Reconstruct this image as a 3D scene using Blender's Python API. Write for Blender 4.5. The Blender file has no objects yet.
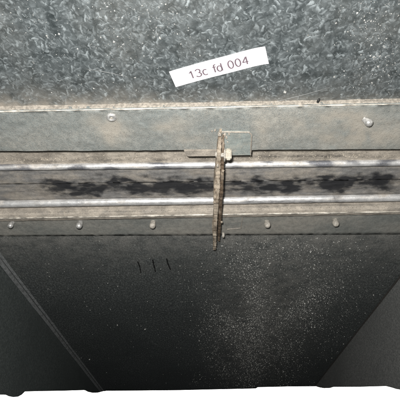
import bpy, bmesh, math, random
from mathutils import Vector, Matrix, noise

scene = bpy.context.scene
random.seed(7)

# ------------------------------------------------------------------ camera
H = 0.25                     # camera to duct wall (m)
F = 420.0                    # focal length, in units where the picture is 400 wide
VPX, VPY = 206.0, 526.0      # where the duct's long edges meet
TH = math.atan((VPY - 200.0) / F)
CAM = Vector((0, -H, 0))
RT = Vector((1, 0, 0))
FW = Vector((0, math.sin(TH), -math.cos(TH)))
UP = Vector((0, math.cos(TH), math.sin(TH)))
cd = bpy.data.cameras.new('camera')
cam = bpy.data.objects.new('camera', cd)
scene.collection.objects.link(cam)
m = Matrix((RT, UP, -FW)).transposed().to_4x4()
m.translation = CAM
cam.matrix_world = m
cd.sensor_width = 36
cd.lens = 36 * F / 400.0
cd.shift_x = -(VPX - 200) / 400.0
cd.clip_start = 0.01
cd.clip_end = 50
scene.camera = cam

# ------------------------------------------------------------------ world, flash, exposure
w = bpy.data.worlds.new('World'); scene.world = w
w.use_nodes = True
bg = w.node_tree.nodes['Background']
bg.inputs[0].default_value = (0.9, 0.95, 1, 1)
bg.inputs[1].default_value = 0.035
fl = bpy.data.lights.new('camera_flash', 'POINT')
fl.energy = 11.5
fl.color = (1.0, 0.985, 0.96)
fl.shadow_soft_size = 0.011
flo = bpy.data.objects.new('camera_flash', fl)
scene.collection.objects.link(flo)
flo.location = CAM + RT * -0.02 + UP * 0.03
vs = scene.view_settings
vs.view_transform = 'Standard'; vs.look = 'None'; vs.exposure = 0; vs.gamma = 1
vs.use_curve_mapping = False

# ------------------------------------------------------------------ helpers
def W(px, py, off=0.0):
    """point of the plane lying `off` in front of the duct wall, seen at px,py of the photograph"""
    d = FW * F + RT * (px - VPX) + UP * (200.0 - py)
    return CAM + d * ((H - off) / d.y)

def px_of(p):
    """photograph coordinates of a point, used to place stains where they lie"""
    d = Vector(p) - CAM
    k = F / d.dot(FW)
    return VPX + d.dot(RT) * k, 200 - d.dot(UP) * k

def lo_density(px, py, clump=True):
    # drift of grains on the lower sheet, thickest right of centre
    d = 0.8 * math.exp(-((px - 250) / 40) ** 2 - ((py - 345) / 50) ** 2)
    d += 0.85 * math.exp(-((px - 272) / 48) ** 2 - ((py - 305) / 46) ** 2)
    d += 0.35 * math.exp(-((px - 305) / 50) ** 2 - ((py - 275) / 26) ** 2)
    if clump: d *= 1 + .3 * noise.noise(Vector((px * .05, py * .05, 1.5))) + .5 * noise.noise(Vector((px * .15, py * .15, 4.5)))
    d = max(0, d) + 0.010
    return d

def tag(o, label=None, cat=None, group=None, kind=None):
    if label: o['label'] = label
    if cat: o['category'] = cat
    if group: o['group'] = group
    if kind: o['kind'] = kind
    return o

def empty(name, loc):
    o = bpy.data.objects.new(name, None)
    o.location = loc; o.empty_display_size = 0.02
    scene.collection.objects.link(o)
    return o

def wloc(o):
    v = Vector((0, 0, 0))
    while o is not None:
        v += o.location; o = o.parent
    return v

def build(name, verts, faces, mat, parent=None, smooth=True, loc=None, attrs=None):
    base = wloc(parent) if parent else Vector((0, 0, 0))
    loc = Vector(loc) if loc is not None else base.copy()
    me = bpy.data.meshes.new(name)
    me.from_pydata([tuple(Vector(v) - loc) for v in verts], [], faces)
    if attrs:
        for an, vals in attrs.items():
            a = me.attributes.new(an, 'FLOAT', 'POINT')
            a.data.foreach_set('value', vals)
    me.polygons.foreach_set('use_smooth', [smooth] * len(me.polygons))
    me.materials.append(mat)
    me.update()
    o = bpy.data.objects.new(name, me)
    scene.collection.objects.link(o)
    o.parent = parent
    o.location = loc - base
    return o

def nz(x, y, z, s=1.0):
    return noise.noise(Vector((x * s, y * s, z * s)))

def grid(rows, closed=False):
    """rows: list of equal-length vertex lists -> verts, faces"""
    n = len(rows[0]); v = [p for r in rows for p in r]; f = []
    for i in range(len(rows) - 1):
        for j in range(n - 1 if not closed else n):
            k = (j + 1) % n
            f.append((i * n + j, i * n + k, (i + 1) * n + k, (i + 1) * n + j))
    return v, f

# ------------------------------------------------------------------ materials
def new_mat(name):
    m = bpy.data.materials.new(name); m.use_nodes = True
    nt = m.node_tree
    return m, nt, nt.nodes['Principled BSDF']

class N:
    def __init__(s, nt): s.nt = nt
    def n(s, t, **k):
        x = s.nt.nodes.new(t)
        for a, b in k.items(): setattr(x, a, b)
        return x
    def link(s, a, b): s.nt.links.new(a, b)
    def val(s, x, sock):
        if isinstance(x, (int, float)): sock.default_value = x
        elif isinstance(x, tuple): sock.default_value = (*x, 1) if len(x) == 3 and len(sock.default_value) == 4 else x
        else: s.link(x, sock)
    def coord(s, scale=(1, 1, 1), rot=(0, 0, 0)):
        g = s.n('ShaderNodeNewGeometry'); mp = s.n('ShaderNodeMapping')
        mp.inputs['Scale'].default_value = scale; mp.inputs['Rotation'].default_value = rot
        s.link(g.outputs['Position'], mp.inputs['Vector'])
        return mp.outputs[0]
    def noise(s, vec, scale, detail=3, rough=0.55, dist=0.0):
        x = s.n('ShaderNodeTexNoise'); s.link(vec, x.inputs['Vector'])
        x.inputs['Scale'].default_value = scale; x.inputs['Detail'].default_value = detail
        x.inputs['Roughness'].default_value = rough; x.inputs['Distortion'].default_value = dist
        return x
    def ramp(s, fac, lo, hi, a=0.0, b=1.0, smooth=True):
        x = s.n('ShaderNodeMapRange', interpolation_type='SMOOTHSTEP' if smooth else 'LINEAR')
        s.link(fac, x.inputs[0])
        for i, q in enumerate((lo, hi, a, b)): x.inputs[i + 1].default_value = q
        return x.outputs[0]
    def mix(s, fac, a, b, blend='MIX'):
        x = s.n('ShaderNodeMix', data_type='RGBA', blend_type=blend)
        s.val(fac, x.inputs[0]); s.val(a, x.inputs[6]); s.val(b, x.inputs[7])
        return x.outputs[2]
    def math(s, op, a, b=0.0):
        x = s.n('ShaderNodeMath', operation=op); s.val(a, x.inputs[0]); s.val(b, x.inputs[1])
        return x.outputs[0]
    def bump(s, height, strength, dist, normal=None):
        x = s.n('ShaderNodeBump'); s.link(height, x.inputs['Height'])
        x.inputs['Strength'].default_value = strength; x.inputs['Distance'].default_value = dist
        if normal is not None: s.link(normal, x.inputs['Normal'])
        return x.outputs[0]
    def attr(s, name):
        x = s.n('ShaderNodeAttribute'); x.attribute_name = name
        return x.outputs['Fac']

DUST = (0.47, 0.41, 0.33)

def mat_spangle():
    """galvanised sheet: overlapping leaf-like zinc crystals lying in several directions"""
    m, nt, b = new_mat('spangled_zinc'); q = N(nt)
    co = q.coord()
    dn = q.noise(co, 210, 2, 0.55)
    off = q.n('ShaderNodeVectorMath', operation='MULTIPLY_ADD')
    q.link(dn.outputs['Color'], off.inputs[0]); off.inputs[1].default_value = (.0052,) * 3
    q.link(co, off.inputs[2])
    total = None; tones = []
    rn = q.noise(co, 150, 2, 0.5)
    for (rot, sx, sz, sc, lo, amp) in ((0.4, 1, 1.9, 175, .3, .75), (1.5, 1, 2.1, 150, .42, .85), (-0.7, 1, 1.7, 200, .45, .7), (2.3, 1, 1.5, 330, .4, .5)):
        mp = q.n('ShaderNodeMapping'); mp.inputs['Rotation'].default_value = (0, rot, 0)
        mp.inputs['Location'].default_value = (rot * .31, 0, rot * .17)
        q.link(off.outputs[0], mp.inputs['Vector'])
        m2 = q.n('ShaderNodeMapping'); m2.inputs['Scale'].default_value = (sx, 1, sz)
        q.link(mp.outputs[0], m2.inputs['Vector'])
        v = q.n('ShaderNodeTexVoronoi'); q.link(m2.outputs[0], v.inputs['Vector']); v.inputs['Scale'].default_value = sc
        se = q.n('ShaderNodeSeparateColor'); q.link(v.outputs['Color'], se.inputs[0])
        leaf = q.ramp(v.outputs['Distance'], 0.30, 0.66, 1.0, 0.0)
        # one flank of each crystal is coloured lighter, painting light on a tilted facet
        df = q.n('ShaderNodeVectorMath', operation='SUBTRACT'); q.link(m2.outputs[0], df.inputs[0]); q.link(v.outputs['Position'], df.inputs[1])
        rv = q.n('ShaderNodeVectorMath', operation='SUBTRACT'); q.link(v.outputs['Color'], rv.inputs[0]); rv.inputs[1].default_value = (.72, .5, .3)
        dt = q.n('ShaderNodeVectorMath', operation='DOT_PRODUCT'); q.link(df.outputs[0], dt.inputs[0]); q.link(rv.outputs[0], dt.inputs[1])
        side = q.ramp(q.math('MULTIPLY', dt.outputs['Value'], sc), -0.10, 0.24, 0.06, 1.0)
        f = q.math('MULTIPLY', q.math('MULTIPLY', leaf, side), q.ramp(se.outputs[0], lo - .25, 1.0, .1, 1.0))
        rim = q.math('MULTIPLY', q.ramp(v.outputs['Distance'], 0.22, 0.42), q.ramp(v.outputs['Distance'], 0.42, 0.62, 1.0, 0.0))  # crescent highlights along the crystal rims, painted into the colour
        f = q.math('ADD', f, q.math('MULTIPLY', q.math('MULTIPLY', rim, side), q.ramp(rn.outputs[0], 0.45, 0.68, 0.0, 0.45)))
        f = q.math('MULTIPLY', f, amp)
        tones.append(se.outputs[1])
        total = f if total is None else q.math('MAXIMUM', total, f)
    mott = q.noise(co, 120, 3, 0.6)
    body = q.ramp(mott.outputs[0], 0.3, 0.7, 0.0, 0.16)
    fl_ = q.math('ADD', total, body)
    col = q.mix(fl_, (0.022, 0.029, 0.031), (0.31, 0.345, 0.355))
    # dull dust film, thicker in places
    dm = q.noise(co, 13, 4, 0.6)
    dmask = q.ramp(dm.outputs[0], 0.40, 0.75, 0.05, 0.5)
    fine = q.noise(co, 1000, 2, 0.7)
    col = q.mix(q.math('MULTIPLY', dmask, q.ramp(fine.outputs[0], 0.35, 0.65, 0.5, 1.0)), col, (0.14, 0.138, 0.125))
    # dust that has crept up the sheet just above the ledge
    pn = q.noise(q.coord((1, 1, 1.2)), 55, 4, 0.65)
    col = q.mix(q.math('MULTIPLY', q.attr('ledge'), q.ramp(pn.outputs[0], 0.32, 0.62, 0.25, 1.0)), col, (0.27, 0.245, 0.21))
    q.link(col, b.inputs['Base Color'])
    b.inputs['Metallic'].default_value = 0.25
    q.link(q.ramp(tones[0], 0, 1, 0.36, 0.6), b.inputs['Roughness'])
    hgt = q.math('ADD', q.math('MULTIPLY', fl_, 0.6), q.math('MULTIPLY', fine.outputs[0], 0.25))
    q.link(q.bump(hgt, 0.5, 0.001), b.inputs['Normal'])
    return m

def mat_dusty(name, base, dust=DUST, amt=(0.45, 0.7, 0.0, 0.8), stretch=(1, 1, 1), scale=30, rough=0.5,
              metal=0.2, bump=0.35, grain=700, stain=None, stain_col=(0.010, 0.011, 0.014), second=None,
              fine_mix=0.35, alt='alt', alt_col=None, speckle=0.3):
    """metal with a patchy dust film; point attributes place stains and worn patches"""
    m, nt, b = new_mat(name); q = N(nt)
    co = q.coord(stretch); c1 = q.coord()
    big = q.noise(co, scale, 5, 0.62, 0.4)
    fine = q.noise(c1, grain, 3, 0.65)
    mid = q.noise(c1, grain * 0.22, 3, 0.6)
    base_c = base
    if second:
        sn = q.noise(co, scale * 2.3, 4, 0.6, 0.8)
        base_c = q.mix(q.ramp(sn.outputs[0], 0.4, 0.62), base, second)
    fac = q.ramp(big.outputs[0], *amt)
    fac = q.math('MULTIPLY', fac, q.ramp(fine.outputs[0], 0.3, 0.6, 1 - fine_mix, 1.0))
    col = q.mix(fac, base_c, dust)
    col = q.mix(q.ramp(mid.outputs[0], 0.3, 0.7, 0.28, 0.0), col, (0.02, 0.02, 0.02))
    if alt_col:
        col = q.mix(q.attr(alt), col, alt_col)
    cr = q.noise(c1, grain * 1.3, 2, 0.75)
    col = q.mix(q.ramp(cr.outputs[0], 0.5, 0.72, 0.0, speckle), col, dust)
    col = q.mix(q.ramp(cr.outputs[0], 0.28, 0.46, speckle, 0.0), col, (0.05, 0.05, 0.048))
    if stain:
        sn2 = q.noise(q.coord((1, 1, 1.8)), 160, 4, 0.65, 0.6)
        sn3 = q.noise(q.coord((1, 1, 1.3)), 60, 4, 0.6, 0.3)
        a = q.math('ADD', q.attr(stain), q.ramp(sn2.outputs[0], 0.2, 0.8, -0.3, 0.3, False))
        a = q.math('ADD', a, q.ramp(sn3.outputs[0], 0.2, 0.8, -0.25, 0.25, False))
        col = q.mix(q.ramp(a, 0.10, 1.0, 0.0, 0.95), col, stain_col)
    q.link(col, b.inputs['Base Color'])
    b.inputs['Metallic'].default_value = metal
    q.link(q.ramp(fac, 0, 0.6, rough, 0.85), b.inputs['Roughness'])
    hgt = q.math('ADD', q.math('MULTIPLY', fine.outputs[0], 0.5), q.math('MULTIPLY', mid.outputs[0], 0.8))
    q.link(q.bump(hgt, bump, 0.0009), b.inputs['Normal'])
    return m

def mat_sheet(name, base, light, spread=(0.35, 0.75), stretch=(1, 1, 1), bump=0.22, grain=420):
    """dull dark duct sheet with a grainy skin of fine dirt"""
    m, nt, b = new_mat(name); q = N(nt)
    co = q.coord(); cs = q.coord(stretch)
    g1 = q.noise(cs, grain, 3, 0.7); g2 = q.noise(co, 190, 3, 0.6); lo = q.noise(co, 9, 3, 0.6)
    col = q.mix(q.ramp(g1.outputs[0], *spread), base, light)
    col = q.mix(q.ramp(lo.outputs[0], 0.35, 0.7, 0.0, 0.45), col, base)
    fn = q.noise(co, 60, 4, 0.65); g3 = q.noise(cs, 1000, 3, 0.7)
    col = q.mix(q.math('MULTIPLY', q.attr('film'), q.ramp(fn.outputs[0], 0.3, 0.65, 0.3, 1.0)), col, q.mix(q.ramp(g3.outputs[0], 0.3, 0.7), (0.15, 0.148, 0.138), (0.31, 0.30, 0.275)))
    q.link(col, b.inputs['Base Color'])
    b.inputs['Metallic'].default_value = 0.1
    b.inputs['Roughness'].default_value = 0.62
    b.inputs['Specular IOR Level'].default_value = 0.3
    hgt = q.math('ADD', g1.outputs[0], q.math('MULTIPLY', g2.outputs[0], 0.9))
    q.link(q.bump(hgt, bump, 0.0012), b.inputs['Normal'])
    return m

def mat_plain(name, col, rough=0.6, metal=0.0, var=0.25, scale=300, bump=0.2):
    m, nt, b = new_mat(name); q = N(nt)
    co = q.coord(); n1 = q.noise(co, scale, 4, 0.6)
    c = q.mix(q.ramp(n1.outputs[0], 0.3, 0.7), tuple(x * (1 - var) for x in col), tuple(min(1, x * (1 + var)) for x in col))
    q.link(c, b.inputs['Base Color'])
    b.inputs['Roughness'].default_value = rough; b.inputs['Metallic'].default_value = metal
    if bump: q.link(q.bump(n1.outputs[0], bump, 0.0006), b.inputs['Normal'])
    return m

M = {}
M['spangle'] = mat_spangle()
M['flange'] = mat_dusty('dusty_flange_zinc', (0.205, 0.235, 0.233), dust=(0.37, 0.34, 0.29), amt=(0.36, 0.80, 0.15, 0.65), stretch=(0.8, 1, 1.3), scale=17, second=(0.23, 0.258, 0.255), rough=0.42, grain=1100, fine_mix=0.75, alt_col=(0.38, 0.345, 0.29), speckle=0.55, bump=0.5)
M['flange_low'] = mat_dusty('lower_flange_zinc', (0.20, 0.215, 0.205), dust=(0.34, 0.31, 0.265), amt=(0.35, 0.7, 0.1, 0.8), stretch=(0.6, 1, 1.2), scale=12, grain=800)
M['strip'] = mat_dusty('dust_caked_strip', (0.17, 0.15, 0.125), dust=(0.40, 0.355, 0.295), amt=(0.3, 0.62, 0.2, 1.0), scale=60, bump=0.7, grain=520, metal=0, stain='stain')
M['bead'] = mat_dusty('worn_bright_bead', (0.74, 0.735, 0.73), dust=(0.50, 0.445, 0.375), amt=(0.48, 0.68, 0.0, 0.75), stretch=(0.5, 1, 2), scale=45, rough=0.42, metal=0.55, bump=0.25, stain='stain', stain_col=(0.04, 0.043, 0.05), alt_col=(0.16, 0.165, 0.185))
M['web'] = mat_dusty('stained_web', (0.20, 0.20, 0.20), dust=(0.33, 0.295, 0.25), amt=(0.38, 0.6, 0.2, 0.9), stretch=(0.7, 1, 1.5), scale=40, rough=0.5, stain='stain')
M['lip'] = mat_dusty('dusty_lip', (0.24, 0.215, 0.185), dust=(0.44, 0.39, 0.325), amt=(0.35, 0.6, 0.2, 0.9), scale=50, bump=0.5, metal=0.1, stain='stain', stain_col=(0.09, 0.085, 0.075))
M['arris'] = mat_plain('worn_edge_metal', (0.40, 0.37, 0.32), 0.5, 0.2, var=0.55, scale=140)
M['groove'] = mat_plain('groove_dark', (0.03, 0.028, 0.026), 0.8)  # near-black for the groove and the flange's bottom edge
M['dust'] = mat_plain('settled_dust', (0.27, 0.242, 0.205), 0.95, var=0.35, scale=420, bump=0.45)
M['speck'] = mat_plain('pale_dust_grain', (0.40, 0.395, 0.37), 0.85, var=0.55, scale=260, bump=0)
M['speck_dull'] = mat_plain('dull_dust_grain', (0.30, 0.295, 0.28), 0.85, var=0.5, scale=160, bump=0)
M['crumb'] = mat_plain('beige_crumb', (0.30, 0.265, 0.215), 0.9, var=0.5, scale=250, bump=0)
M['rivet'] = mat_plain('rivet_aluminium', (0.52, 0.51, 0.49), 0.33, 0.6, var=0.35, scale=500)
M['rivet_dull'] = mat_plain('dusty_rivet', (0.33, 0.305, 0.265), 0.6, 0.1, var=0.35, scale=420)
M['crease_shade'] = mat_plain('rivet_core', (0.05, 0.045, 0.04), 0.7)  # near-black that paints the shade in the right corner crease
M['crust'] = mat_dusty('crusted_plate', (0.15, 0.108, 0.072), dust=(0.43, 0.365, 0.285), amt=(0.36, 0.6, 0.1, 0.95), stretch=(1, 1, .45), scale=170, bump=0.55, grain=420, metal=0)
M['tab'] = mat_dusty('tab_zinc', (0.25, 0.29, 0.28), amt=(0.45, 0.7, 0.1, 0.8), scale=45, grain=800)
M['nylon'] = mat_plain('cream_bolt', (0.36, 0.325, 0.265), 0.6, var=0.4, scale=260)
M['paper'] = mat_plain('white_tape', (0.86, 0.83, 0.84), 0.55, var=0.02, bump=0.05)
M['ink'] = mat_plain('label_ink', (0.12, 0.09, 0.105), 0.6, var=0.1, bump=0)
M['marker'] = mat_plain('black_marker', (0.006, 0.006, 0.006), 0.6, var=0.1, bump=0)
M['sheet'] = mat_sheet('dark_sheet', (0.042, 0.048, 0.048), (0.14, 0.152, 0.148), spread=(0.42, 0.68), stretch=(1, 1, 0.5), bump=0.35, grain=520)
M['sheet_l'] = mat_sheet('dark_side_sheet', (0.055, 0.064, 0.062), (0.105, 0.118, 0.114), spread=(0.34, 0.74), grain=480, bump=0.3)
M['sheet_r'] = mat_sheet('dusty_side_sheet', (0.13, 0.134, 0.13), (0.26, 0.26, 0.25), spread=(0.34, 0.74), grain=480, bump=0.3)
M['seam'] = mat_plain('seam_metal', (0.26, 0.27, 0.27), 0.5, 0.3, var=0.3, scale=200)
M['card'] = mat_plain('white_card', (0.9, 0.9, 0.885), 0.7, var=0.02, bump=0.05)
M['fibre'] = mat_plain('pale_fibre', (0.24, 0.245, 0.24), 0.7, bump=0)

# ------------------------------------------------------------------ duct walls (the setting)
HW = 0.78 * H / math.cos(TH)            # half width of the duct
ZB = -2.6                               # lower end of the duct, behind the card
ZT = 0.06

def wall_sheet(name, x0, x1, z0, z1, mat, nx=70, nzs=60, amp=0.0006, ledge=False, film=None):
    rows = []
    for i in range(nzs + 1):
        t = i / nzs; z = z0 + (z1 - z0) * t
        rows.append([Vector((x0 + (x1 - x0) * j / nx, nz(j * .13, z * 9, 3.3) * amp, z)) for j in range(nx + 1)])
    v, f = grid(rows)
    at = {'ledge': [math.exp(-max(0, p.z - (W(206, 107, 0).z - .02 * p.x)) / .0075) for p in v]} if ledge else None
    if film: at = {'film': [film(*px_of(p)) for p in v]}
    return tag(build(name, v, f, mat, attrs=at), kind='structure')

z_top_flange = W(206, 107, 0).z
z_low_flange = W(206, 231, 0).z
up_wall = wall_sheet('upper_back_wall', -HW, HW, ZT, z_top_flange - .004, M['spangle'], nzs=130, ledge=True)
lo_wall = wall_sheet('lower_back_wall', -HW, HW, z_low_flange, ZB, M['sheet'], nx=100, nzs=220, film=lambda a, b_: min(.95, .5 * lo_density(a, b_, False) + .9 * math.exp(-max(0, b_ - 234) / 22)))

def side_wall(name, s, mat):
    rows = []
    for i in range(90):
        z = ZT + (ZB - ZT) * i / 89
        rows.append([Vector((s * (HW + .0002) + nz(z * 8, j * .3, 7 * s) * .0008, 0.004 - 0.36 * j / 24, z)) for j in range(25)])
    v, f = grid(rows)
    return tag(build(name, v, f, mat), kind='structure')
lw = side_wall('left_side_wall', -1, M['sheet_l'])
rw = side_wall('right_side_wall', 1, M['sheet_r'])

def strip_box(name, x0, x1, off0, off1, z0, z1, mat, parent, n=60, wob=0.0004):
    rows = []
    for i in range(n + 1):
        z = z0 + (z1 - z0) * i / n
        dx = nz(z * 20, x0 * 50, 1.7) * wob; dy = nz(z * 25, 4.4, x0 * 30) * wob
        a, b_ = -off0 + dy, -off1 + dy
        rows.append([Vector((x0 + dx, a, z)), Vector((x0 + dx, b_, z)), Vector((x1 + dx, b_, z)), Vector((x1 + dx, a, z))])
    v, f = grid(rows, closed=True)
    return build(name, v, f, mat, parent, smooth=False)
# folded corner seams running down the duct
strip_box('corner_fold', -HW + .0004, -HW + .0035, .0002, .0034, z_low_flange - .005, ZB, M['seam'], lo_wall)
strip_box('corner_fold', -HW + .0062, -HW + .0088, .0002, .0016, z_low_flange - .005, ZB, M['seam'], lo_wall)
strip_box('corner_fold', HW - .0022, HW - .0004, .0002, .0012, z_low_flange - .005, ZB, M['crease_shade'], lo_wall)  # dark strip standing in for the shade line of the right crease

# ------------------------------------------------------------------ damper frame across the wall
frame = empty('damper_frame', (0, 0, W(206, 231, 0).z))
tag(frame, 'dusty galvanised damper frame with two bright beads running across the duct wall', 'damper frame')
NX = 420
def xz_line(yl, yr, off):
    a = W(0, yl, off); b_ = W(400, yr, off)
    s = (b_.z - a.z) / (b_.x - a.x)
    return lambda x: a.z + s * (x - a.x)

def extrude(name, prof, mat, parent, jit=0.0, jit_off=0.0, sub=1, stain=None, alt=None, seed=0.0, smooth=True, nx=NX):
    """prof: list of (y at left, y at right, offset in m); swept along the duct width"""
    pr = []
    for i in range(len(prof) - 1):
        for k in range(sub):
            t = k / sub
            pr.append(tuple(prof[i][q] * (1 - t) + prof[i + 1][q] * t for q in range(3)))
    pr.append(prof[-1])
    rows = []
    for (yl, yr, off) in pr:
        g = xz_line(yl, yr, off)
        r = []
        for j in range(nx + 1):
            x = -HW + 2 * HW * j / nx
            z = g(x) + (nz(x, yl * .02, seed, 60) + .5 * nz(x, yl * .05, seed + 9, 190)) * jit
            o_ = off + (nz(x, yl * .03, seed + 5, 45) + .6 * nz(x, yl * .2, seed + 2, 150)) * jit_off
            r.append(Vector((x, -o_, z)))
        rows.append(r)
    v, f = grid(rows)
    at = {}
    if stain: at['stain'] = [stain(*px_of(p)) for p in v]
    if alt: at['alt'] = [alt(*px_of(p)) for p in v]
    return build(name, v, f, mat, parent, smooth=smooth, attrs=at)

def blobs(lst, base=0.0):
    def fn(px, py):
        s = base
        for (cx, cy, rx, ry, a) in lst:
            s += a * math.exp(-((px - cx) / rx) ** 2 - ((py - cy) / ry) ** 2)
        return min(s, 1.3)
    return fn

mm = 0.001
def same(yl, yr, off0, off1):
    """picture heights that keep the edge at (yl, yr, off0) level while its offset becomes off1"""
    out = []
    for px, y in ((0, yl), (400, yr)):
        p = W(px, y, off0); p = Vector((p.x, -off1, p.z))
        out.append(px_of(p)[1])
    return (out[0], out[1], off1)

# upper flange: a ledge 5 mm proud of the wall
UL, UR = 111.0, 103.5
LL, LR = 151.0, 149.0
prof = [same(UL, UR, 5*mm, -1*mm), same(UL, UR, 5*mm, 4.4*mm), (UL + .8, UR + .8, 5*mm), (LL, LR, 5*mm), same(LL, LR, 5*mm, -7*mm)]
halo = blobs([(114, 131, 13, 14, .75), (96, 122, 10, 8, .3), (165, 128, 22, 5, .45), (178, 122, 14, 5, .35), (188, 139, 16, 4, .4), (300, 122, 26, 12, .35), (345, 116, 26, 8, .5), (375, 132, 40, 16, .6), (330, 138, 40, 9, .4), (262, 130, 8, 18, .35)], .04)
def halo_n(px, py): return max(0, min(.8, halo(px, py) * (1 + .9 * nz(px * .07, py * .12, 5.5) + .5 * nz(px * .25, py * .4, 2.5))))
upf = extrude('upper_flange', prof[1:4], M['flange'], frame, jit_off=.5*mm, sub=14, alt=halo_n)
extrude('flange_top_edge', [prof[0], prof[1]], M['flange'], upf, sub=2)
extrude('flange_bottom_edge', [(LL, LR, 5*mm), prof[4]], M['groove'], upf, sub=2)

# dust bank lying on the ledge
def dust_bank(name, yl, yr, off_front, hgt, parent, seed, jag=1.0):
    g = xz_line(yl, yr, off_front)
    rows = [[], [], [], []]
    for j in range(NX + 1):
        x = -HW + 2 * HW * j / NX
        hh = hgt * (0.75 + jag * (.55 * nz(x, seed, 0, 35) + .5 * nz(x, seed, 4, 120) + .35 * nz(x, seed, 8, 330)))
        hh = max(hh, .0006)
        ov = off_front - .0003 + .0006 * nz(x, seed, 2, 150)
        z = g(x)
        rows[0].append(Vector((x, .0006, z + hh)))
        rows[1].append(Vector((x, -ov * .45, z + hh * .62 + .0003 * nz(x, 3, seed, 300))))
        rows[2].append(Vector((x, -ov * .9, z + hh * .22 + .0002)))
        rows[3].append(Vector((x, -ov - .0003, z - .0008 * abs(nz(x, 1, seed, 200)) - .0002)))
    v, f = grid(rows)
    return build(name, v, f, M['dust'], parent)
dust_bank('dust_bank', UL, UR, 4.6*mm, 1.1*mm, upf, 1.2, 1.3)
# worn bright arris along the front of the ledge
def arris(name, yl, yr, off, r, mat, parent, seed, gaps=0.0):
    g = xz_line(yl, yr, off); rows = []
    for k in range(6):
        a = 2 * math.pi * k / 6
        row = []
        for j in range(NX + 1):
            x = -HW + 2 * HW * j / NX
            rr = r * max(.08, 1 + gaps * nz(x, seed, 1, 45) + .5 * gaps * nz(x, seed, 5, 170))
            row.append(Vector((x, -off - rr * math.sin(a), g(x) + rr * math.cos(a) + .00025 * nz(x, seed, 9, 60))))
        rows.append(row)
    v, f = grid(rows + [rows[0]])
    return build(name, v, f, mat, parent)
arris('worn_edge', UL + .6, UR + .6, 4.9*mm, .5*mm, M['arris'], upf, 4.2, 1.3)

# recessed dusty strip
st1 = blobs([(60, 161, 60, 1.6, .35), (150, 160, 50, 1.6, .35), (330, 156, 60, 1.5, .5), (270, 157, 30, 1.5, .3)], 0.05)
extrude('upper_strip', [(148.0, 146.0, -6*mm), (164.5, 160.5, -6*mm)], M['strip'], frame, jit=.2*mm, jit_off=.7*mm, sub=12, stain=st1, seed=3)

# bright beads
def bead(name, yl, yr, off, r, stain, alt, seed):
    g = xz_line(yl, yr, off)
    rows = []
    for k in range(15):
        a = math.radians(-10 + 200 * k / 14)
        row = []
        for j in range(NX + 1):
            x = -HW + 2 * HW * j / NX
            rr = r * (1 + .05 * nz(x, k * .2, seed, 60) + .05 * nz(x, k * .4, seed + 3, 200))
            row.append(Vector((x, -off - rr * math.sin(a), g(x) + rr * math.cos(a) + .0004 * nz(x, 0, seed, 18))))
        rows.append(row)
    v, f = grid(rows)
    return build(name, v, f, M['bead'], frame, attrs={'stain': [stain(*px_of(p)) for p in v], 'alt': [alt(*px_of(p)) for p in v]})
alt1 = lambda px, py: 0.9 * max(0, min(1, 3 * (nz(px * .045, py * .12, 2.2) + .02 + .12 * nz(px * .3, py, 1))))
bead('bead', 167.2, 162.4, -5.4*mm, 3.2*mm, blobs([(345, 158.5, 35, 2.5, .8), (300, 160, 30, 2.0, .5), (52, 165, 14, 2, .45), (70, 169, 60, 1.2, .4)], -.05), alt1, 11)
bead('bead', 203.6, 197.2, -4.8*mm, 4.1*mm, blobs([(82, 203, 7, 4, .55), (250, 200, 6, 4, .45), (335, 198, 8, 4, .55), (365, 195, 10, 3, .45), (150, 207, 70, 1.6, .45), (310, 202, 60, 1.5, .5)], -.05), lambda px, py: .35 * max(0, nz(px * .06, py * .1, 8)), 23)

# stained web between the beads, in two leaves with a step where they lap
sm = blobs([(62, 187, 16, 7, .75), (82, 190, 14, 6, .9), (52, 182, 12, 4, .5), (115, 186, 20, 6, .6), (140, 190, 22, 5, .7), (165, 187, 15, 8, .65),
            (190, 189, 14, 7, .95), (205, 186, 12, 8, .8), (245, 188, 14, 6, .45), (270, 187, 16, 6, .9), (290, 188, 10, 5, .55), (308, 189, 8, 4, .55),
            (335, 185, 15, 6, .95), (352, 178, 22, 4, .85), (372, 181, 14, 6, .8), (390, 188, 10, 4, .4), (322, 177, 8, 4, .5), (20, 184, 20, 2, .35), (100, 188, 30, 5, .3), (30, 190, 20, 4, .2), (230, 186, 16, 8, .4), (150, 178, 40, 3, .3), (300, 180, 30, 4, .25)], 0.16)
rs = random.Random(5); dl = []
for (cx, cy, rx, ry, a) in ((62, 187, 16, 7, 9), (85, 190, 16, 6, 8), (118, 187, 22, 6, 9), (145, 189, 20, 6, 9), (170, 187, 16, 8, 9), (195, 188, 16, 7, 10), (245, 186, 14, 7, 8), (270, 187, 16, 6, 10), (295, 186, 14, 7, 8), (335, 184, 16, 7, 10), (355, 180, 22, 5, 9), (378, 182, 16, 6, 8)):
    for k in range(int(a * 1.5)):
        dl.append((rs.gauss(cx, rx * .75), rs.gauss(cy - 1, ry * .75), rs.uniform(2.0, 7), rs.uniform(1.0, 3.0), rs.uniform(.3, .85)))
dabs = blobs(dl, 0.0)
sm0 = sm
def sm(px, py):
    band = .20 * math.exp(-((py - 186.5 + .012 * (px - 200)) / 9.5) ** 4) * max(0, min(1, (px - 35) / 25))
    streak = .22 * nz(px * .05, py * .45, 6.1) + .16 * nz(px * .16, py * .8, 3.1)
    return max(0, min(1.25, .45 * sm0(px, py) + .7 * min(1.1, dabs(px, py)) + band * (1 + 2 * streak) + streak * .7 * (band > .08)))
extrude('upper_leaf', [(168.5, 164, -6.5*mm), (184.2, 179.5, -5.4*mm), same(184.2, 179.5, -5.4*mm, -6.6*mm)], M['web'], frame, jit=.35*mm, jit_off=.6*mm, sub=14, stain=sm, seed=31)
extrude('lower_leaf', [(182.2, 177.6, -7.0*mm), (204, 198, -6.4*mm)], M['web'], frame, jit=.2*mm, jit_off=.7*mm, sub=20, stain=sm, seed=37)

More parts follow.
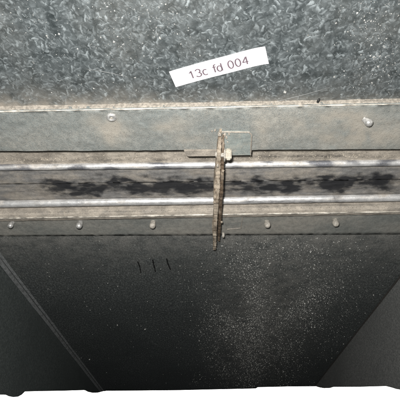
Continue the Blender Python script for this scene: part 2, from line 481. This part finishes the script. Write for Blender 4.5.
# dark groove, then the rolled lip with dust on it
extrude('groove', [(202, 196, -8*mm), (215, 208.5, -8*mm)], M['groove'], frame, sub=2)
lipst = blobs([(40, 212, 40, 1.5, .5), (130, 211.5, 60, 1.4, .55), (340, 205, 50, 1.6, .6), (270, 207, 30, 1.4, .4)], 0.0)
a0 = (211.8, 205.2, -1.5*mm)
extrude('rolled_lip', [same(211.8, 205.2, -1.5*mm, -8*mm), a0, (214.8, 208.2, 1.2*mm), (217.6, 211.0, 2.6*mm), (220.0, 213.2, 2.8*mm), (221.4, 214.4, 2.0*mm), same(221.4, 214.4, 2.0*mm, 0.2*mm)],
        M['lip'], frame, jit=.25*mm, jit_off=.35*mm, sub=5, stain=lipst, seed=41)

arris('lip_edge', 218.3, 211.6, 2.9*mm, .85*mm, M['arris'], frame, 8.8, 1.3)
# lower flange
lof = extrude('lower_flange', [(219, 212, .5*mm), (236.4, 234.4, .45*mm), same(236.6, 234.6, .45*mm, -.5*mm)], M['flange_low'], frame, jit_off=.12*mm, jit=.2*mm, sub=8, seed=51)

# ------------------------------------------------------------------ rivets (parts of the flanges)
def lathe(prof, seg=20):
    rows = []
    for (r, hgt) in prof:
        rows.append([Vector((r * math.cos(2 * math.pi * k / seg), -hgt, r * math.sin(2 * math.pi * k / seg))) for k in range(seg)])
    return grid(rows, closed=True)

def rivet(px, py, off, parent, prof, mat, tilt=(0, 0, 0), core=None, sc=1.0):
    p = W(px, py, off)
    v, f = lathe([(r * sc, h_ * sc) for r, h_ in prof])
    me_pts = [x for x in v]
    o = build('rivet', [x + p for x in me_pts], f, mat, parent, loc=p)
    o.rotation_euler = tilt
    if core:
        v2, f2 = lathe(core, 12)
        c = build('rivet_core', [x + p for x in v2], f2, M['rivet_dull'], o, loc=p)
    return o
dome = [(3.5*mm, -.6*mm), (3.5*mm, .5*mm), (3.1*mm, 1.1*mm), (2.2*mm, 1.7*mm), (1.4*mm, 1.9*mm), (1.1*mm, 1.5*mm), (0.0001, 1.3*mm)]
bulb = [(2.3*mm, -1*mm), (2.5*mm, 1.2*mm), (2.9*mm, 2.8*mm), (2.9*mm, 4.2*mm), (2.3*mm, 5.6*mm), (1.3*mm, 6.3*mm), (0.0001, 6.5*mm)]
core = [(1.0*mm, 1.5*mm), (0.9*mm, 1.95*mm), (0.5*mm, 2.1*mm), (0.00005, 2.15*mm)]
R = math.radians
rivet(111.5, 117.0, 5*mm, upf, dome, M['rivet'], (R(-4), 0, R(5)), core, 1.14)
rivet(365, 119.5, 5*mm, upf, bulb, M['rivet'], (R(6), R(0), R(38)), None, 1.05)
for i, (px, py, s_) in enumerate([(12, 222.8, 1.0), (80.5, 222.3, 1.15), (153, 222.3, 1.12), (267, 222, 1.12), (335, 220.5, 1.15)]):
    rivet(px, py, 1.3*mm, lof, bulb, M['rivet'] if i < 2 else M['rivet_dull'], (R(random.uniform(-9, 9)), 0, R(random.uniform(-14, 14))), None, s_)

# ------------------------------------------------------------------ link bracket: tabs, two upright plates, bolt, pin
XF = 14.5 / 396 * H / math.cos(TH)
br = empty('link_bracket', (XF, 0, W(206, 231, 0).z))
tag(br, 'dust-crusted upright double plate with cream bolt crossing the damper frame at its middle', 'bracket')

def slab(name, outline, off0, thick, mat, parent, bev=0.0006):
    """flat plate parallel to the wall; outline in photograph points on its front plane"""
    pts = [W(px, py, off0 + thick) for px, py in outline]
    bm = bmesh.new()
    fr = [bm.verts.new(p) for p in pts]
    f = bm.faces.new(fr)
    e = bmesh.ops.extrude_face_region(bm, geom=[f])
    vv = [x for x in e['geom'] if isinstance(x, bmesh.types.BMVert)]
    bmesh.ops.translate(bm, verts=vv, vec=(0, thick, 0))
    bmesh.ops.recalc_face_normals(bm, faces=bm.faces)
    bmesh.ops.bevel(bm, geom=list(bm.edges), offset=bev, segments=2, affect='EDGES')
    base = wloc(parent)
    bmesh.ops.translate(bm, verts=bm.verts, vec=-base)
    me = bpy.data.meshes.new(name); bm.to_mesh(me); bm.free()
    me.materials.append(mat)
    o = bpy.data.objects.new(name, me); scene.collection.objects.link(o); o.parent = parent
    return o
tabr = slab('right_tab', [(221, 131.5), (249, 131.8), (251.3, 133), (252.2, 135.5), (251, 155.5), (221, 156)], 5.0*mm, 2.0*mm, M['tab'], br)
tabl = slab('left_tab', [(183.5, 150.2), (218, 150), (218, 156.6), (188, 156.9), (186, 155.5)], 5.3*mm, 1.5*mm, M['lip'], br)

def ribbon(name, pts, wid, hgt, mat, parent, seed):
    """little ridge of dirt along a polyline on the wall side"""
    rows = []
    L = []
    for a, b_ in zip(pts[:-1], pts[1:]):
        for k in range(14): L.append(a.lerp(b_, k / 14))
    L.append(pts[-1])
    for i, p in enumerate(L):
        t = (L[min(i + 1, len(L) - 1)] - L[max(i - 1, 0)]).normalized()
        s_ = t.cross(Vector((0, 1, 0))).normalized()
        ww = wid * (1 + .6 * nz(i * .5, seed, 0)); hh = hgt * (1 + .6 * nz(i * .6, seed, 5))
        rows.append([p - s_ * ww + Vector((0, .0003, 0)), p - s_ * ww * .5 + Vector((0, -hh, 0)), p + s_ * ww * .5 + Vector((0, -hh * .9, 0)), p + s_ * ww + Vector((0, .0003, 0))])
    v, f = grid(rows)
    return build(name, v, f, mat, parent)
T = 7.0*mm
ribbon('dirt_ridge', [W(221, 132, T), W(249, 132.3, T), W(251.5, 135, T), W(250.6, 155, T)], .6*mm, .5*mm, M['lip'], tabr, 2)

def upright(name, x, th, outline, mat, parent, seed):
    """plate standing out from the wall: outline is (z, offset) pairs, crusted and uneven"""
    # resample the front edge along z
    zs = [o_[0] for o_ in outline]
    n = 170
    def lerp_at(z, idx):
        for a, b_ in zip(outline[:-1], outline[1:]):
            if a[0] >= z >= b_[0]:
                t = (a[0] - z) / max(1e-9, a[0] - b_[0])
                return a[idx] * (1 - t) + b_[idx] * t
        return outline[-1][idx]
    rows = []
    for i in range(n + 1):
        z = zs[0] + (zs[-1] - zs[0]) * i / n
        o0, o1 = lerp_at(z, 1), lerp_at(z, 2)
        cx = x + lerp_at(z, 3) + .0004 * nz(z, seed, 0, 30)
        o1 += .0014 * nz(z, seed, 3, 60) + .0006 * nz(z, seed, 7, 300)
        th_ = th * lerp_at(z, 4)
        tl = th_ * .5 * (1 + .18 * nz(z, seed, 11, 60) + .2 * nz(z, seed, 12, 260) + .2 * nz(z, seed, 14, 700)); tr = th_ * .5 * (1 + .18 * nz(z, seed, 17, 55) + .2 * nz(z, seed, 19, 300) + .2 * nz(z, seed, 23, 800))
        m_ = (o0 + o1) / 2
        rows.append([Vector((cx - tl * .9, -o0, z)), Vector((cx - tl, -m_, z)), Vector((cx - tl, -o1 + .0004, z)), Vector((cx - tl * .82, -o1, z)),
                     Vector((cx + tr * .82, -o1 - .0002, z)), Vector((cx + tr, -o1 + .0004, z)), Vector((cx + tr, -m_, z)), Vector((cx + tr * .9, -o0, z))])
    v, f = grid(rows, closed=True)
    n8 = 8
    f.append(tuple(range(n8))[::-1]); f.append(tuple(range(len(v) - n8, len(v))))
    return build(name, v, f, mat, parent, smooth=False)

def zat(py, off): return W(218, py, off).z
def seg(py, o0, o1, dx=0.0, wd=1.0): return (zat(py, o1), o0, o1, dx, wd)
upright('upright_plate', XF - 1.5*mm, 3.9*mm,
        [seg(131, 4*mm, 7.5*mm, 1.2*mm, .45), seg(138, 4*mm, 9*mm, .9*mm, .7), seg(152, -4*mm, 12*mm, .4*mm, .9), seg(176, -4*mm, 14*mm, 0, 1.05), seg(192, -4*mm, 16*mm, -.5*mm, 1.35), seg(203, -1*mm, 16*mm, -.7*mm, 1.2), seg(216, 1*mm, 16*mm, -.8*mm, .95), seg(230, 2*mm, 14*mm, -1.2*mm, 1.15), seg(240, 5*mm, 12*mm, -1.0*mm, .9), seg(246, 6*mm, 11*mm, -.9*mm, 1.0), seg(250, 6*mm, 9*mm, -.8*mm, .8)],
        M['crust'], br, 3)
M['crust2'] = mat_dusty('brown_plate', (0.10, 0.07, 0.046), dust=(0.30, 0.245, 0.185), amt=(0.44, 0.66, 0.0, 0.85), stretch=(1, 1, .45), scale=150, bump=0.55, grain=420, metal=0)
upright('upright_plate', XF + 2.5*mm, 3.0*mm,
        [seg(134, 4*mm, 7.5*mm, -.6*mm, .5), seg(150, -3*mm, 10*mm, -.3*mm, .8), seg(176, -4*mm, 12*mm, -.2*mm, 1.0), seg(200, -1*mm, 13*mm, -.4*mm, 1.1), seg(222, 2*mm, 12*mm, -.5*mm, 1.05), seg(236, 3*mm, 9*mm, -.3*mm, .95), seg(241, 3*mm, 7*mm, -.2*mm, .75)],
        M['crust2'], br, 13)
def lump(c, r, mat, parent, seed):
    bm = bmesh.new(); bmesh.ops.create_icosphere(bm, subdivisions=3, radius=1)
    sx, sy, sz = random.uniform(.6, 1), random.uniform(.5, .9), random.uniform(.9, 1.9)
    for q in bm.verts:
        k_ = 1 + .45 * noise.noise(q.co * 1.3 + Vector((seed, 0, 0))) + .25 * noise.noise(q.co * 3.5 + Vector((0, seed, 0)))
        q.co = Vector((q.co.x * sx, q.co.y * sy, q.co.z * sz)) * k_ * r
    base = wloc(parent)
    me = bpy.data.meshes.new('dirt_lump'); bm.to_mesh(me); bm.free(); me.materials.append(mat)
    for p_ in me.polygons: p_.use_smooth = True
    o = bpy.data.objects.new('dirt_lump', me); scene.collection.objects.link(o); o.parent = parent; o.location = c - base
for i, (px, py, off, r, mk) in enumerate([(215.2, 197, 15*mm, 2.2*mm, 'crust'), (214.6, 203, 14*mm, 1.7*mm, 'lip'), (216, 190, 15*mm, 1.5*mm, 'crust'), (219.5, 134, 9*mm, 1.9*mm, 'lip'), (222, 141, 8.5*mm, 1.6*mm, 'crust'),
        (214.2, 229, 13*mm, 1.7*mm, 'crust'), (215.5, 243, 10*mm, 1.6*mm, 'crust'), (221.5, 222, 12*mm, 1.4*mm, 'crust'), (217.5, 166, 14*mm, 1.4*mm, 'lip'), (223, 171, 12*mm, 1.3*mm, 'crust'), (224.5, 135, 7*mm, 1.3*mm, 'lip'), (226.5, 137.5, 7*mm, 1.0*mm, 'lip'), (229, 134, 7*mm, .8*mm, 'lip'), (224, 144, 7*mm, 1.2*mm, 'lip'), (227.5, 142, 7*mm, .7*mm, 'lip'), (215, 130.5, 5*mm, 1.0*mm, 'lip'), (212, 131, 5*mm, .7*mm, 'lip')]):
    lump(W(px, py, off), r, M[mk], br, i * 3.1)
# cream bolt head beside the plates: axis along the duct width
def bolt(name, c, r, ln, mat, parent, seg_=6, axis='x', bev=.0005):
    bm = bmesh.new()
    bmesh.ops.create_cone(bm, cap_ends=True, segments=seg_, radius1=r, radius2=r, depth=ln)
    bmesh.ops.bevel(bm, geom=list(bm.edges), offset=bev, segments=2, affect='EDGES')
    rot = Matrix.Rotation(R(90), 3, 'Y') if axis == 'x' else Matrix.Rotation(R(90), 3, 'X')
    bmesh.ops.rotate(bm, verts=bm.verts, cent=(0, 0, 0), matrix=rot)
    base = wloc(parent)
    me = bpy.data.meshes.new(name); bm.to_mesh(me); bm.free(); me.materials.append(mat)
    o = bpy.data.objects.new(name, me); scene.collection.objects.link(o); o.parent = parent; o.location = c - base
    return o
pb = W(228.3, 154.5, 10*mm)
bo = bolt('bolt_head', Vector((pb.x, pb.y, pb.z)), 5.6*mm, 5.0*mm, M['nylon'], br, 6, bev=.0011)
bolt('washer', Vector((pb.x - 3.2*mm, pb.y, pb.z)), 6.3*mm, 1.2*mm, M['rivet_dull'], br, 20)
bolt('bolt_shank', Vector((XF + 1*mm, pb.y, pb.z)), 2.4*mm, 10*mm, M['rivet_dull'], br, 12)
pp = W(223.2, 235, 8*mm)
bolt('pin', Vector((pp.x, pp.y, pp.z)), 3.0*mm, 2.4*mm, M['rivet_dull'], br, 10)
# small raised patch plate beside the foot of the uprights
patch = slab('patch_plate', [(226, 216), (242.5, 216), (240.5, 228), (226, 229)], .4*mm, 1.1*mm, M['flange_low'], lof, .0002)
ribbon('dirt_ridge', [W(242.8, 216, 1.5*mm), W(241, 228.2, 1.5*mm), W(227, 229.3, 1.5*mm)], .35*mm, .35*mm, M['lip'], patch, 22)

# ------------------------------------------------------------------ label tape with its lettering
c = [W(169.6, 71, .6*mm), W(265.2, 45.6, .6*mm), W(268.4, 62.3, .6*mm), W(175.4, 87, .6*mm)]
ctr = sum(c, Vector()) / 4
ux = ((c[1] - c[0]) + (c[2] - c[3])).normalized()
nrm = Vector((0, -1, 0))
uy = nrm.cross(ux).normalized()
lw_ = ((c[1] - c[0]).length + (c[2] - c[3]).length) / 2
lh_ = ((c[0] - c[3]).length + (c[1] - c[2]).length) / 2
lab = empty('label_tape', ctr)
tag(lab, 'white printed label tape stuck at a slant on the spangled sheet', 'label')
rows = []
for i in range(25):
    s_ = -lw_ / 2 + lw_ * i / 24
    lift = .0011 * max(0, s_ / (lw_ / 2)) ** 5 + .0005 * (abs(s_) / (lw_ / 2)) ** 8 + .00012 * math.sin(s_ * 160)
    rows.append([ctr + ux * s_ + uy * t * lh_ + nrm * lift for t in (-.5, -.17, .17, .5)])
v, f = grid(rows)
n0 = len(v)
v = v + [p - nrm * .0003 for p in v]
f = f + [tuple(i + n0 for i in q[::-1]) for q in f]
rim = [i * 4 for i in range(25)] + [24 * 4 + k for k in (1, 2, 3)] + [i * 4 + 3 for i in range(23, -1, -1)] + [2, 1]
f += [(rim[i], rim[(i + 1) % len(rim)], rim[(i + 1) % len(rim)] + n0, rim[i] + n0) for i in range(len(rim))]
build('tape', v, f, M['paper'], lab, smooth=False)
# lettering as pen-width strokes; each glyph in a unit box, x-height .72
def arc(cx, cy, rx, ry, a0, a1, n=18):
    return [(cx + rx * math.cos(R(a0 + (a1 - a0) * k / n)), cy + ry * math.sin(R(a0 + (a1 - a0) * k / n))) for k in range(n + 1)]
GL = {'1': (.56, [[(.12, .76), (.24, .83), (.33, .97)], [(.33, .99), (.33, 0)]]),
      '3': (.56, [arc(.27, .745, .20, .245, 165, -80) + arc(.27, .26, .23, .26, 85, -165)]),
      'c': (.50, [arc(.26, .36, .21, .36, 48, 312)]),
      'f': (.28, [[(.36, .98), (.28, 1.0), (.2, .95), (.17, .86), (.17, 0)], [(.03, .70), (.33, .70)]]),
      'd': (.56, [arc(.26, .36, .20, .36, 0, 360, 26), [(.46, 1.0), (.46, 0)]]),
      '0': (.56, [arc(.28, .49, .215, .49, 0, 360, 28)]),
      '4': (.56, [[(.40, 0), (.40, .98)], [(.395, .98), (.04, .33)], [(.03, .33), (.53, .33)]]),
      ' ': (.28, [])}
TXT = '13c fd 004'
want = (W(248.6, 62, .6*mm) - W(189, 78, .6*mm)).length
adv = sum(GL[ch][0] + .07 for ch in TXT) - .07
hs = want / adv
capk = 0.76
tctr = (W(248.2, 59.8, .6*mm) + W(188.6, 75.4, .6*mm)) / 2
penw = hs * .066
lv, lf = [], []
xcur = -adv / 2
for ch in TXT:
    for st in GL[ch][1]:
        pts = [(x + xcur, y - .5) for x, y in st]
        b0 = len(lv)
        closed = abs(pts[0][0] - pts[-1][0]) + abs(pts[0][1] - pts[-1][1]) < 1e-6
        for i, (x, y) in enumerate(pts):
            if closed and i in (0, len(pts) - 1): a_, b_ = pts[-2], pts[1]
            else: a_, b_ = pts[max(0, i - 1)], pts[min(len(pts) - 1, i + 1)]
            t = Vector((b_[0] - a_[0], b_[1] - a_[1])); t.normalize()
            nn = Vector((-t.y, t.x)) * penw / hs
            for sg in (1, -1):
                q2 = Vector((x, y)) + nn * sg
                lv.append(tctr + ux * (q2.x * hs) + uy * (q2.y * hs * capk) + nrm * (.00012 + .00012 * math.sin(q2.x * hs * 160) + .0011 * max(0, (q2.x * hs) / (lw_ / 2)) ** 5))
        for i in range(len(pts) - 1):
            lf.append((b0 + 2 * i, b0 + 2 * i + 1, b0 + 2 * i + 3, b0 + 2 * i + 2))
    xcur += GL[ch][0] + .07
build('lettering', lv, lf, M['ink'], lab, smooth=False)

# ------------------------------------------------------------------ marker strokes on the lower sheet
for pts in ([(137.5, 261.5), (139.5, 266), (141, 273)], [(152.5, 259.5), (153.8, 265), (155.5, 272)], [(166.5, 258.5), (168, 264), (170.5, 270)]):
    ribbon('marker_stroke', [W(a, b_, .5*mm) for a, b_ in pts], .75*mm, .1*mm, M['marker'], lo_wall, pts[0][0])

# ------------------------------------------------------------------ small litter by the ledge
def wire(name, pts, r, mat, lab_=None, cat=None, parent=None):
    bm = bmesh.new(); n = len(pts); seg_ = 6; prev = None
    for i, p in enumerate(pts):
        t = (pts[min(i + 1, n - 1)] - pts[max(i - 1, 0)]).normalized()
        a = t.cross(Vector((0.1, 1, 0.2))).normalized(); b_ = t.cross(a)
        rr = r * (0.6 if i in (0, n - 1) else 1)
        ring = [bm.verts.new(p + (a * math.cos(2 * math.pi * k / seg_) + b_ * math.sin(2 * math.pi * k / seg_)) * rr) for k in range(seg_)]
        if prev:
            for k in range(seg_): bm.faces.new((prev[k], prev[(k + 1) % seg_], ring[(k + 1) % seg_], ring[k]))
        else: bm.faces.new(ring[::-1])
        prev = ring
    bm.faces.new(prev)
    base = wloc(parent) if parent else pts[0]
    bmesh.ops.translate(bm, verts=bm.verts, vec=-base)
    me = bpy.data.meshes.new(name); bm.to_mesh(me); bm.free(); me.materials.append(mat)
    for p_ in me.polygons: p_.use_smooth = True
    o = bpy.data.objects.new(name, me); scene.collection.objects.link(o)
    o.parent = parent
    if not parent: o.location = pts[0]
    if lab_: tag(o, lab_, cat)
    return o
wire('wire_snip', [W(316.2, 106.3, 2.2*mm), W(317.2, 103.5, 2.2*mm), W(318.5, 100.5, 2.2*mm), W(319.4, 98.6, 2.0*mm)], 1.0*mm, M['marker'],
     'short black wire snip leaning on the dusty ledge right of centre', 'wire')
wire('fibre', [W(264, 104.5, .5*mm), W(285, 99.5, .6*mm), W(305, 94.5, .6*mm), W(330, 87.5, .5*mm)], .16*mm, M['fibre'],
     'long pale fibre lying slantwise on the spangled sheet above the ledge', 'fibre')
wire('fibre', [W(86, 69, .5*mm), W(100, 71, .6*mm), W(113, 73.5, .6*mm), W(128, 77.5, .5*mm)], .13*mm, M['fibre'],
     'faint pale fibre on the spangled sheet left of the label', 'fibre')

# ------------------------------------------------------------------ dust grains stuck to the sheets
gv, gf = [], []
def grain(p, r):
    b0 = len(gv)
    q = Matrix.Rotation(random.uniform(0, 6.28), 3, Vector((random.uniform(-1, 1), random.uniform(-1, 1), random.uniform(-1, 1))).normalized())
    sx, sy, sz = (random.uniform(.6, 1.3) for _ in range(3))
    for d in ((1, 0, 0), (-1, 0, 0), (0, 1, 0), (0, -1, 0), (0, 0, 1), (0, 0, -1)):
        gv.append(p + (q @ Vector((d[0] * sx, d[1] * sy, d[2] * sz))) * r)
    for t in ((0, 2, 4), (2, 1, 4), (1, 3, 4), (3, 0, 4), (2, 0, 5), (1, 2, 5), (3, 1, 5), (0, 3, 5)):
        gf.append(tuple(b0 + i for i in t))
def in_back(px, py):
    return abs(W(px, py).x) < HW - .004
cnt = 0
while cnt < 26000:
    px, py = random.uniform(0, 400), random.uniform(238, 395)
    if not in_back(px, py) or random.random() > lo_density(px, py): continue
    p = W(px, py); sc_ = (p - CAM).dot(FW) / F          # metres per photograph pixel
    r = .00012 + .00040 * random.random() ** 5 + (.0005 if random.random() < .006 else 0)
    grain(p, r * (0.6 + sc_ / .0016)); cnt += 1
gl_, gv, gf = (gv, gf), [], []
cnt = 0
while cnt < 2400:
    px, py = random.uniform(-20, 420), random.uniform(-20, 103)
    d = .10 + .9 * math.exp(-((px - 360) / 60) ** 2 - ((py - 45) / 45) ** 2) + .25 * math.exp(-((px - 130) / 60) ** 2 - ((py - 30) / 30) ** 2)
    if random.random() > d: continue
    r = .00016 + .0004 * random.random() ** 3 + (.0005 if random.random() < .015 else 0)
    grain(W(px, py), r); cnt += 1
tag(build('sheet_dust', gv, gf, M['speck_dull'], smooth=False), 'dull dust specks clinging to the spangled upper sheet', 'dust', kind='stuff')
gv, gf = gl_
for (px, py, r) in ((145, 329, 1.6*mm), (137, 325, 1.0*mm), (141, 326, .9*mm), (285, 92, 1.7*mm), (160, 38, 1.0*mm), (59, 34, 1.0*mm), (222, 246, 1.2*mm), (244, 274, 1.4*mm)):
    grain(W(px, py), r)
tag(build('dust_grains', gv, gf, M['speck'], smooth=False), 'pale dust grains sprinkled over the dark lower sheet', 'dust', kind='stuff')

gv, gf = [], []
# crumbs along the ledges and in the channel
cnt = 0
for (yl, yr, off, n, rr) in ((111, 103, 3.5*mm, 260, .0005), (160, 156, -5.5*mm, 420, .0006), (155, 152, -5.5*mm, 160, .0005), (213.5, 207, .4*mm, 350, .0005)):
    g = xz_line(yl, yr, off)
    for i in range(n):
        x = random.uniform(-HW, HW)
        grain(Vector((x, -off, g(x) + random.gauss(0, .0012))), rr * random.uniform(.5, 1.2))
tag(build('ledge_crumbs', gv, gf, M['crumb'], smooth=False), 'beige dirt crumbs lying along the ledges of the damper frame', 'dirt', kind='stuff')

# ------------------------------------------------------------------ white card edge close to the camera
ZC = 0.17
def near(px, py, zc): return CAM + (FW * F + RT * (px - VPX) + UP * (200 - py)) * (zc / F)
edge = [(-120, 396), (-40, 395.2), (4, 394.8), (7, 396.2), (12, 397.2), (18, 396.8), (22, 394.6), (25, 391.6), (40, 391.2), (62, 390.9), (84, 390.2), (87, 391.8), (92, 392.9), (98, 392.7),
        (103, 391.4), (107, 390.9), (140, 390.7), (180, 390.3), (220, 389.4), (256, 388.6), (258, 387.3), (290, 386.6), (316, 386.4), (319, 387.4), (324, 388.3), (331, 388.0), (334, 387.0), (360, 386.9), (386, 386.2), (391, 387.4), (396, 389.0), (402, 390.0), (440, 390), (520, 390)]
bm = bmesh.new()
top = [near(a, b_, ZC) for a, b_ in edge]
fr = [bm.verts.new(p) for p in top] + [bm.verts.new(near(520, 560, ZC)), bm.verts.new(near(-120, 560, ZC))]
fc = bm.faces.new(fr)
e = bmesh.ops.extrude_face_region(bm, geom=[fc])
# thickness runs along the line of sight to the edge, so the card leans with it
back = (FW * F + UP * (200 - 390)).normalized() * .0016
bmesh.ops.translate(bm, verts=[x for x in e['geom'] if isinstance(x, bmesh.types.BMVert)], vec=back)
bmesh.ops.recalc_face_normals(bm, faces=bm.faces)
org = near(206, 560, ZC)
bmesh.ops.translate(bm, verts=bm.verts, vec=-org)
me = bpy.data.meshes.new('white_card'); bm.to_mesh(me); bm.free(); me.materials.append(M['card'])
co = bpy.data.objects.new('white_card', me); scene.collection.objects.link(co); co.location = org
tag(co, 'flash-bleached white card with a nicked upper edge across the bottom foreground', 'card')
